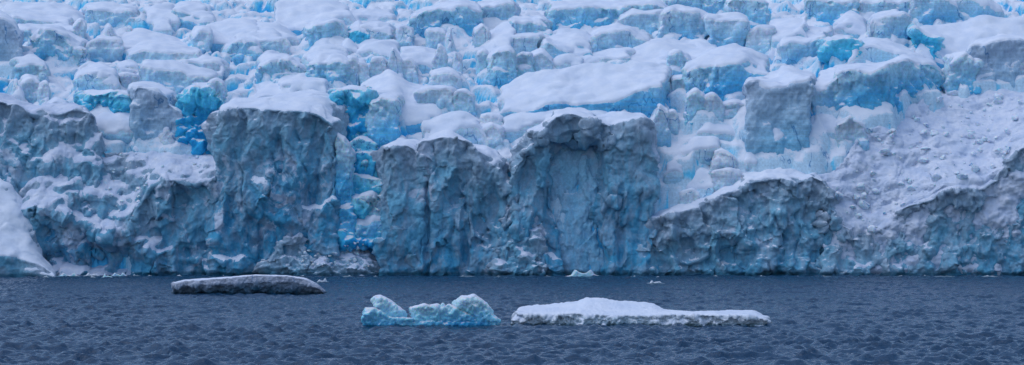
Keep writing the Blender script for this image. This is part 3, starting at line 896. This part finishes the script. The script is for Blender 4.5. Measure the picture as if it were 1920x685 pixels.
# ------------------------------------------------------------------ glacier surface under the seracs
tx = np.arange(-230, 230.1, 0.5)
ty = np.concatenate([np.arange(508, 600, 0.42), np.arange(600, 700, 0.6), np.arange(700, 1100, 4)])
TX, TY = np.meshgrid(tx, ty)
x, y = TX.ravel(), TY.ravel()
prof_y = YT; prof_d = DT
order = np.argsort(DT)
pd_, pz_ = DT[order], (CAM_Z + (HY - YT) * DT / FPX)[order]
zb = np.interp(y, pd_, pz_)
P = np.stack([x, y, np.zeros_like(x)], 1)
def vor(x, y, cx, cy, seed, jit=0.85):
    r = np.random.RandomState(seed)
    J = r.rand(256, 256, 4)
    gx, gy = x / cx, y / cy
    ix, iy = np.floor(gx).astype(int), np.floor(gy).astype(int)
    f1 = np.full(len(x), 9.0); f2 = np.full(len(x), 9.0)
    best = np.zeros((len(x), 4))
    for a in (-1, 0, 1):
        for b_ in (-1, 0, 1):
            jj = J[(ix + a) % 256, (iy + b_) % 256]
            px = ix + a + 0.5 + (jj[:, 0] - 0.5) * jit
            py = iy + b_ + 0.5 + (jj[:, 1] - 0.5) * jit
            dd = np.hypot(gx - px, gy - py)
            n1 = dd < f1
            f2 = np.where(n1, f1, np.minimum(f2, dd))
            best[n1] = np.stack([jj[:, 2], jj[:, 3], (px * cx), (py * cy)], 1)[n1]
            f1 = np.minimum(f1, dd)
    return f1, f2 - f1, best
xw = x + 2.5 * pn(P * 0.12) + 0.7 * pn(P * 0.5)
yw = y + 2.5 * pn(P * 0.12 + 50) + 0.7 * pn(P * 0.5 + 50)
f1, e1, b1 = vor(xw, yw, 13.0, 11.0, 3)
f1b, e2, b2 = vor(xw, yw, 5.5, 6.0, 5)
ctr = np.interp(b1[:, 3], pd_, pz_)
step = (ctr - zb) * 0.75 + (b1[:, 0] - 0.5) * 3.2
ctr2 = np.interp(b2[:, 3], pd_, pz_)
step2 = np.clip((ctr2 - zb) * 0.45, -2, 2) + (b2[:, 0] - 0.5) * 1.8
crack = np.clip(1 - e1 / 0.13, 0, 1) ** 1.0 * 3.6 * (0.3 + b1[:, 1])
crack2 = np.clip(1 - e2 / 0.2, 0, 1) ** 1.3 * 1.6 * b2[:, 1]
steep = np.clip((530 - y) / 15, 0, 1)
z = zb - 1.4 + step * (1 - 0.75 * steep) + step2 * (1 - 0.2 * steep) - crack - crack2 + 0.7 * fbm(P * 0.12, 3) + 0.25 * fbm(P * 0.8, 2)
z -= np.clip((514 - y) * 1.2, 0, 9)
z -= 5.5 * np.exp(-((x + 41.5) / 5.5) ** 2) * np.clip((552 - y) / 14, 0, 1)          # the blue gully
z -= 3.0 * np.exp(-((x + 128) / 5) ** 2 - ((y - 548) / 8) ** 2)
dep = np.clip(crack + crack2 + np.clip(zb - 1.2 + (b1[:, 0] - 0.5) * 2 - z, 0, 9) * 0.8, 0, 9)
dep += 5 * np.exp(-((x + 41.5) / 7) ** 2) * np.clip((552 - y) / 14, 0, 1)
# wind-blown snow banked against and between the seracs
AV = np.concatenate(ALLV)
hx0, hy0, HWX, HWY = -235, 505, 470, 260
hx = np.arange(HWX) + hx0; hy = np.arange(HWY) + hy0
H = np.repeat(np.interp(hy + 0.5, pd_, pz_)[:, None] - 1.5, HWX, 1)
hi = np.floor(AV[:, 0] - hx0).astype(int); hj = np.floor(AV[:, 1] - hy0).astype(int)
ok = (hi >= 0) & (hi < HWX) & (hj >= 0) & (hj < HWY)
np.maximum.at(H, (hj[ok], hi[ok]), AV[ok, 2])
kr = np.exp(-0.5 * (np.arange(-7, 8) / 2.3) ** 2); kr /= kr.sum()
Hb = np.apply_along_axis(lambda q: np.convolve(np.pad(q, 7, 'edge'), kr, 'valid'), 0, H)
Hb = np.apply_along_axis(lambda q: np.convolve(np.pad(q, 7, 'edge'), kr, 'valid'), 1, Hb)
u_ = np.clip(x - hx0 - 0.5, 0, HWX - 1.01); v_ = np.clip(y - hy0 - 0.5, 0, HWY - 1.01)
ui, vi = u_.astype(int), v_.astype(int); uf, vf = u_ - ui, v_ - vi
hb = (Hb[vi, ui] * (1 - uf) + Hb[vi, ui + 1] * uf) * (1 - vf) + (Hb[vi + 1, ui] * (1 - uf) + Hb[vi + 1, ui + 1] * uf) * vf
kk = 2.3 + 5.5 * np.clip(fbm(P * 0.10 + 5, 3) * 1.3 + 0.15, 0, 1.2) + 0.25 * fbm(P * 0.6, 2)
gate = np.exp(-((x + 41.5) / 6.5) ** 2) * np.clip((552 - y) / 14, 0, 1)
drift = np.minimum(hb - kk, zb - 0.5 + 3.2 * np.clip((y - 514) / 16, 0, 1) + 0.8 * fbm(P * 0.2, 3)) - 8 * gate
open_ = np.clip(pn(P * 0.045 + 3) * 2.2 + 0.45, 0, 1)
xc = x + 1.5 * pn(P * 0.25 + 5) + 0.5 * pn(P * 0.9); yc = y + 1.5 * pn(P * 0.25 + 15) + 0.5 * pn(P * 0.9 + 4)
f1c, e3, b3 = vor(xc, yc, 8.5, 6.0, 11)
cv_ = np.clip(1 - e3 / 0.19, 0, 1) ** 0.8 * open_ * (b3[:, 0] > 0.35) * np.clip((y - 513) / 4, 0, 1)
lump = (b3[:, 1] - 0.5) * 1.6 + 0.5 * np.clip(1 - (f1c / 0.6) ** 2, 0, 1)
drift = drift + lump
drift = np.where(y < 512, -99, drift)
f_ = np.clip((drift - z) / 1.2 + 0.5, 0, 1)
z = z * (1 - f_) + drift * f_ + 0.3 * f_ * (1 - f_)
dep = dep * (1 - f_)
z = z - 5.5 * cv_
ppx = x / y * FPX + HX; ppy = HY - (z - CAM_Z) / y * FPX
lim = np.interp(ppx, [180, 210, 320, 430, 440, 1500, 1528, 1556, 1600, 1640, 1700, 1780, 1850, 1990], [900, 278, 282, 290, 900, 900, 335, 318, 272, 232, 196, 160, 165, 158])
z = z - 7 * np.clip((ppy - lim) / 12, 0, 1)
z = z - 12 * np.clip((ppy - 425) / 20, 0, 1)
dep = dep + 9 * cv_ ** 0.7
Zg = z.reshape(TX.shape)
for _ in range(2):
    Zg[1:-1, 1:-1] = (Zg[1:-1, 1:-1] * 2 + Zg[:-2, 1:-1] + Zg[2:, 1:-1] + Zg[1:-1, :-2] + Zg[1:-1, 2:]) / 6
nx, ny = TX.shape[1], TX.shape[0]
ii = np.arange((ny - 1) * nx).reshape(ny - 1, nx)[:, :-1].ravel()
Qt = np.stack([ii, ii + 1, ii + nx + 1, ii + nx], 1)
g = link("glacier", mesh_np("glacier", np.stack([x, y, Zg.ravel()], 1), Qt.ravel(), np.full(len(Qt), 4), M['terrain'], attr=dep))
tag(g, "snow-covered crevassed glacier surface rising behind the ice cliffs", None, kind="structure")

# ------------------------------------------------------------------ ice chunks scattered on the debris slopes
dg = bpy.context.evaluated_depsgraph_get(); dg.update()
def drop(px, py):
    """first surface met along a downward ray near the given place"""
    v = Vector(Pt(px, py, 1.0)) - Vector((0, 0, CAM_Z))
    hit, loc, nor, idx, ob, mt = sc.ray_cast(dg, Vector((0, 0, CAM_Z)), v.normalized())
    return (loc, nor, ob) if hit else None
protos = []
for s in range(6):
    r = np.random.RandomState(40 + s)
    n = 9
    th = np.sort(r.rand(n) * 2 * math.pi)
    import bmesh
    bm = bmesh.new()
    for q in r.normal(size=(16, 3)):
        q = q / np.linalg.norm(q) * (0.7 + 0.35 * r.rand())
        bm.verts.new((q[0], q[1], q[2] * 0.75))
    bmesh.ops.convex_hull(bm, input=bm.verts)
    bm.verts.ensure_lookup_table()
    for v in [v for v in bm.verts if not v.link_faces]: bm.verts.remove(v)
    bmesh.ops.bevel(bm, geom=bm.edges[:], offset=0.09, segments=1, affect='EDGES')
    me = bpy.data.meshes.new("ice_chunk"); bm.to_mesh(me); bm.free()
    me.materials.append(M['upper'])
    a = me.attributes.new("depth_below_crest", 'FLOAT', 'POINT')
    a.data.foreach_set("value", np.array([max(0, 1.5 - 1.8 * v.co.z) for v in me.vertices], np.float32))
    protos.append(me)
def chunks(n, poly, smin, smax, label, group, seed):
    r = random.Random(seed)
    xs_ = [p[0] for p in poly]; ys_ = [p[1] for p in poly]
    def inside(x, y):
        c = False
        for i in range(len(poly)):
            (x1, y1), (x2, y2) = poly[i], poly[i - 1]
            if (y1 > y) != (y2 > y) and x < (x2 - x1) * (y - y1) / (y2 - y1) + x1: c = not c
        return c
    made = 0
    while made < n:
        px, py = r.uniform(min(xs_), max(xs_)), r.uniform(min(ys_), max(ys_))
        if not inside(px, py): continue
        h_ = drop(px, py)
        made += 1
        if not h_: continue
        s = smin + (smax - smin) * r.random() ** 3.5
        o = link("ice_chunk", r.choice(protos), loc=h_[0] + h_[1] * 0.15 * s)
        o.scale = (s * r.uniform(.8, 1.2), s * r.uniform(.8, 1.2), s * r.uniform(.7, 1.1))
        o.rotation_euler = (r.uniform(-.5, .5), r.uniform(-.5, .5), r.uniform(0, 6.28))
        tag(o, label, "ice chunk", group)
chunks(190, [(1535, 335), (1600, 275), (1650, 235), (1780, 170), (1918, 170), (1900, 280), (1860, 335), (1760, 345), (1670, 400), (1640, 435), (1590, 420)], 0.3, 2.3,
       "loose ice chunk lying on the broad avalanche slope at right", "ice chunks on the right avalanche slope", 3)
chunks(50, [(200, 290), (400, 290), (400, 325), (290, 340), (240, 425), (200, 430)], 0.3, 0.95,
       "ice chunk on the snowy shelf of the left cliff", "ice chunks on the left shelf", 5)
chunks(50, [(570, 470), (680, 450), (695, 500), (560, 505)], 0.3, 1.1,
       "ice chunk on the rubble fan below the blue gully", "ice chunks on the gully fan", 6)

# ------------------------------------------------------------------ floating ice
def berg_d(y): return CAM_Z * FPX / (y - HY)
def float_ice(name, label, cat, parts, mat, **kw):
    o = dict(vox=0.11, rounds=3, rough=0.35, rfreq=0.6, rough2=0.12, vst=0.8, top_rough=0.4, rid=0.12, cap_at=0.55, cap_thick=0.06)
    o.update(kw)
    ob = organic(name, parts, mat, **o)
    tag(ob, label, cat)
    return ob

d = berg_d(610)
sh = shell([(967, 588), (985, 590), (1040, 591), (1085, 588), (1130, 592), (1200, 593), (1270, 590), (1350, 591), (1410, 592), (1437, 600)],
           [(978, 575), (1040, 570), (1090, 565), (1098, 559), (1125, 558), (1150, 563), (1200, 567), (1228, 569), (1246, 581), (1300, 585), (1360, 583), (1415, 582), (1434, 595)],
           610, d + 0.2, d - 0.1, d + 8.5, under=0.1, bulge=0.1, sink=0.8, nx=90)
float_ice("ice_floe", "long white snow-covered floe with undercut edge, right of centre", "ice floe", [sh], 'floe', cap_at=0.12, crag=0.28, cs=3.0, rough=0.5, cap_thick=0.05, top_rough=0.5, rough2=0.16)

d = berg_d(552)
sh = shell([(326, 531), (345, 527), (420, 522), (480, 516.5), (540, 518), (570, 523), (600, 539), (608, 549)],
           [(328, 529), (345, 525), (420, 520), (480, 515.5), (540, 517), (575, 522), (600, 535), (607, 545)],
           551.5, d + 1.6, d + 0.3, d + 9, under=-0.9, bulge=0.0, sink=0.6, nx=70)
float_ice("ice_floe", "flat grey slab of floating ice at left with dark undercut base", "ice floe", [sh], 'floegrey', vox=0.14, crag=0.18, cs=2.2, rough=0.4, cap_at=0.86, cap_thick=0.03)

d = berg_d(612)
def z2(*pts): return [(660 + a / 6.2267, 530 + b_ / 6.2267) for a, b_ in pts]
parts = [
    prism(z2((170, 300), (270, 300), (330, 330), (420, 400), (500, 415), (640, 420), (720, 420), (740, 560), (160, 560)), d, 3.2, 0.93),
    prism(z2((255, 200), (280, 155), (330, 150), (400, 185), (470, 225), (540, 280), (600, 340), (640, 430), (600, 470), (420, 440), (300, 400), (300, 290)), d + 0.8, 2.2, 0.82),
    prism(z2((690, 290), (750, 270), (830, 250), (880, 268), (940, 262), (1000, 250), (1040, 280), (1060, 235), (1085, 285), (1130, 252), (1250, 300), (1440, 385), (1560, 440), (1600, 560), (700, 560), (715, 400)), d + 0.3, 3.6, 0.86),
    prism(z2((1205, 220), (1270, 160), (1340, 158), (1420, 132), (1500, 190), (1560, 230), (1610, 300), (1640, 360), (1720, 440), (1680, 560), (1480, 560), (1440, 400), (1320, 320), (1220, 275)), d + 0.2, 3.4, 0.84),
    prism(z2((160, 460), (1690, 470), (1670, 580), (175, 580)), d + 0.2, 4.0, 0.95),
]
float_ice("iceberg", "small jagged turquoise iceberg with two raised horns", "iceberg", parts, 'berg', vox=0.09, rounds=2, facet=0.15, rough=0.2, crag=0.16, cs=3.0,
          cap_at=0.80, cap_thick=0.03)

def growler(label, x0, x1, ytop, ybase, seed, peaks=2, group=None):
    d = berg_d(ybase)
    r = random.Random(seed)
    n = 9
    pts = [(x0, ybase - 0.6)]
    hs = [r.uniform(0.25, 0.7) for _ in range(n)]
    for _ in range(peaks): hs[r.randrange(2, n - 2)] = 1.0
    for i in range(n):
        t = (i + 0.7) / (n + 0.4)
        e = min(1, 4 * min(t, 1 - t))
        pts.append((x0 + (x1 - x0) * t, ybase - (ybase - ytop) * hs[i] * e))
    pts.append((x1, ybase - 0.6))
    pts += [(x1 - 1, ybase + 2), (x0 + 1, ybase + 2)]
    w = (x1 - x0) * d / FPX
    return float_ice("growler", label, "growler", [prism(pts, d, max(0.9, w * 0.45), 0.8)], 'berg' if seed % 2 else 'floe',
                     vox=max(0.08, w / 70), rounds=1, rough=0.12, rid=0.03, rough2=0.05, facet=0.1, cap=None)
growler("turquoise growler under the arched cliff", 1058, 1128, 506, 519.5, 41, 2)
growler("low white growler on open water right of the arched cliff", 1212, 1247, 526, 532.5, 42, 1)
growler("small pale growler just off the right end of the grey slab", 592, 617, 521, 530, 44, 1)
growler("widest piece of brash ice at the foot of the left cliff", 104, 154, 512, 518.8, 45, 2)
growler("peaked piece of brash ice in the middle of the left row", 156, 188, 511, 518.6, 46, 1)
growler("flat piece of brash ice in front of the left row", 168, 180, 517, 521.5, 48, 1)
growler("knobbly brash ice right of the peaked piece", 190, 212, 514, 521, 47, 1)
growler("sloping brash ice near the right end of the left row", 204, 242, 511.5, 518.5, 49, 2)
growler("thin sliver of brash ice ending the left row", 246, 266, 514.5, 518, 50, 1)
growler("tiny white bit floating by the snow ramp", 80, 92, 517, 521, 52, 1)
for i, (a, b_, t_, yb) in enumerate([(276, 286, 516, 518.5), (330, 342, 515.5, 518.5), (416, 424, 516, 518.5), (1135, 1148, 516, 518.8), (1152, 1170, 517, 519), (1182, 1195, 517, 519.6),
                                     (1230, 1238, 518, 520.5), (1262, 1272, 518.5, 520.5), (1424, 1436, 517, 519.2), (1492, 1502, 517, 519.5), (1520, 1560, 517.2, 519),
                                     (1682, 1696, 516.5, 519), (1724, 1744, 515.5, 518.5), (1752, 1790, 517.3, 519), (858, 890, 517, 518.8), (930, 940, 517, 519), (560, 574, 516.4, 519), (640, 662, 516.6, 519.2), (700, 708, 517, 519.6), (1020, 1034, 516.8, 519), (1330, 1350, 516.8, 519.2), (1608, 1622, 516.6, 519.4), (1840, 1870, 516.8, 519.2)]):
    growler("tiny white fleck of brash ice along the cliff waterline", a, b_, t_, yb, 60 + i * 2, 1).__setitem__("group", "flecks of brash ice along the waterline")
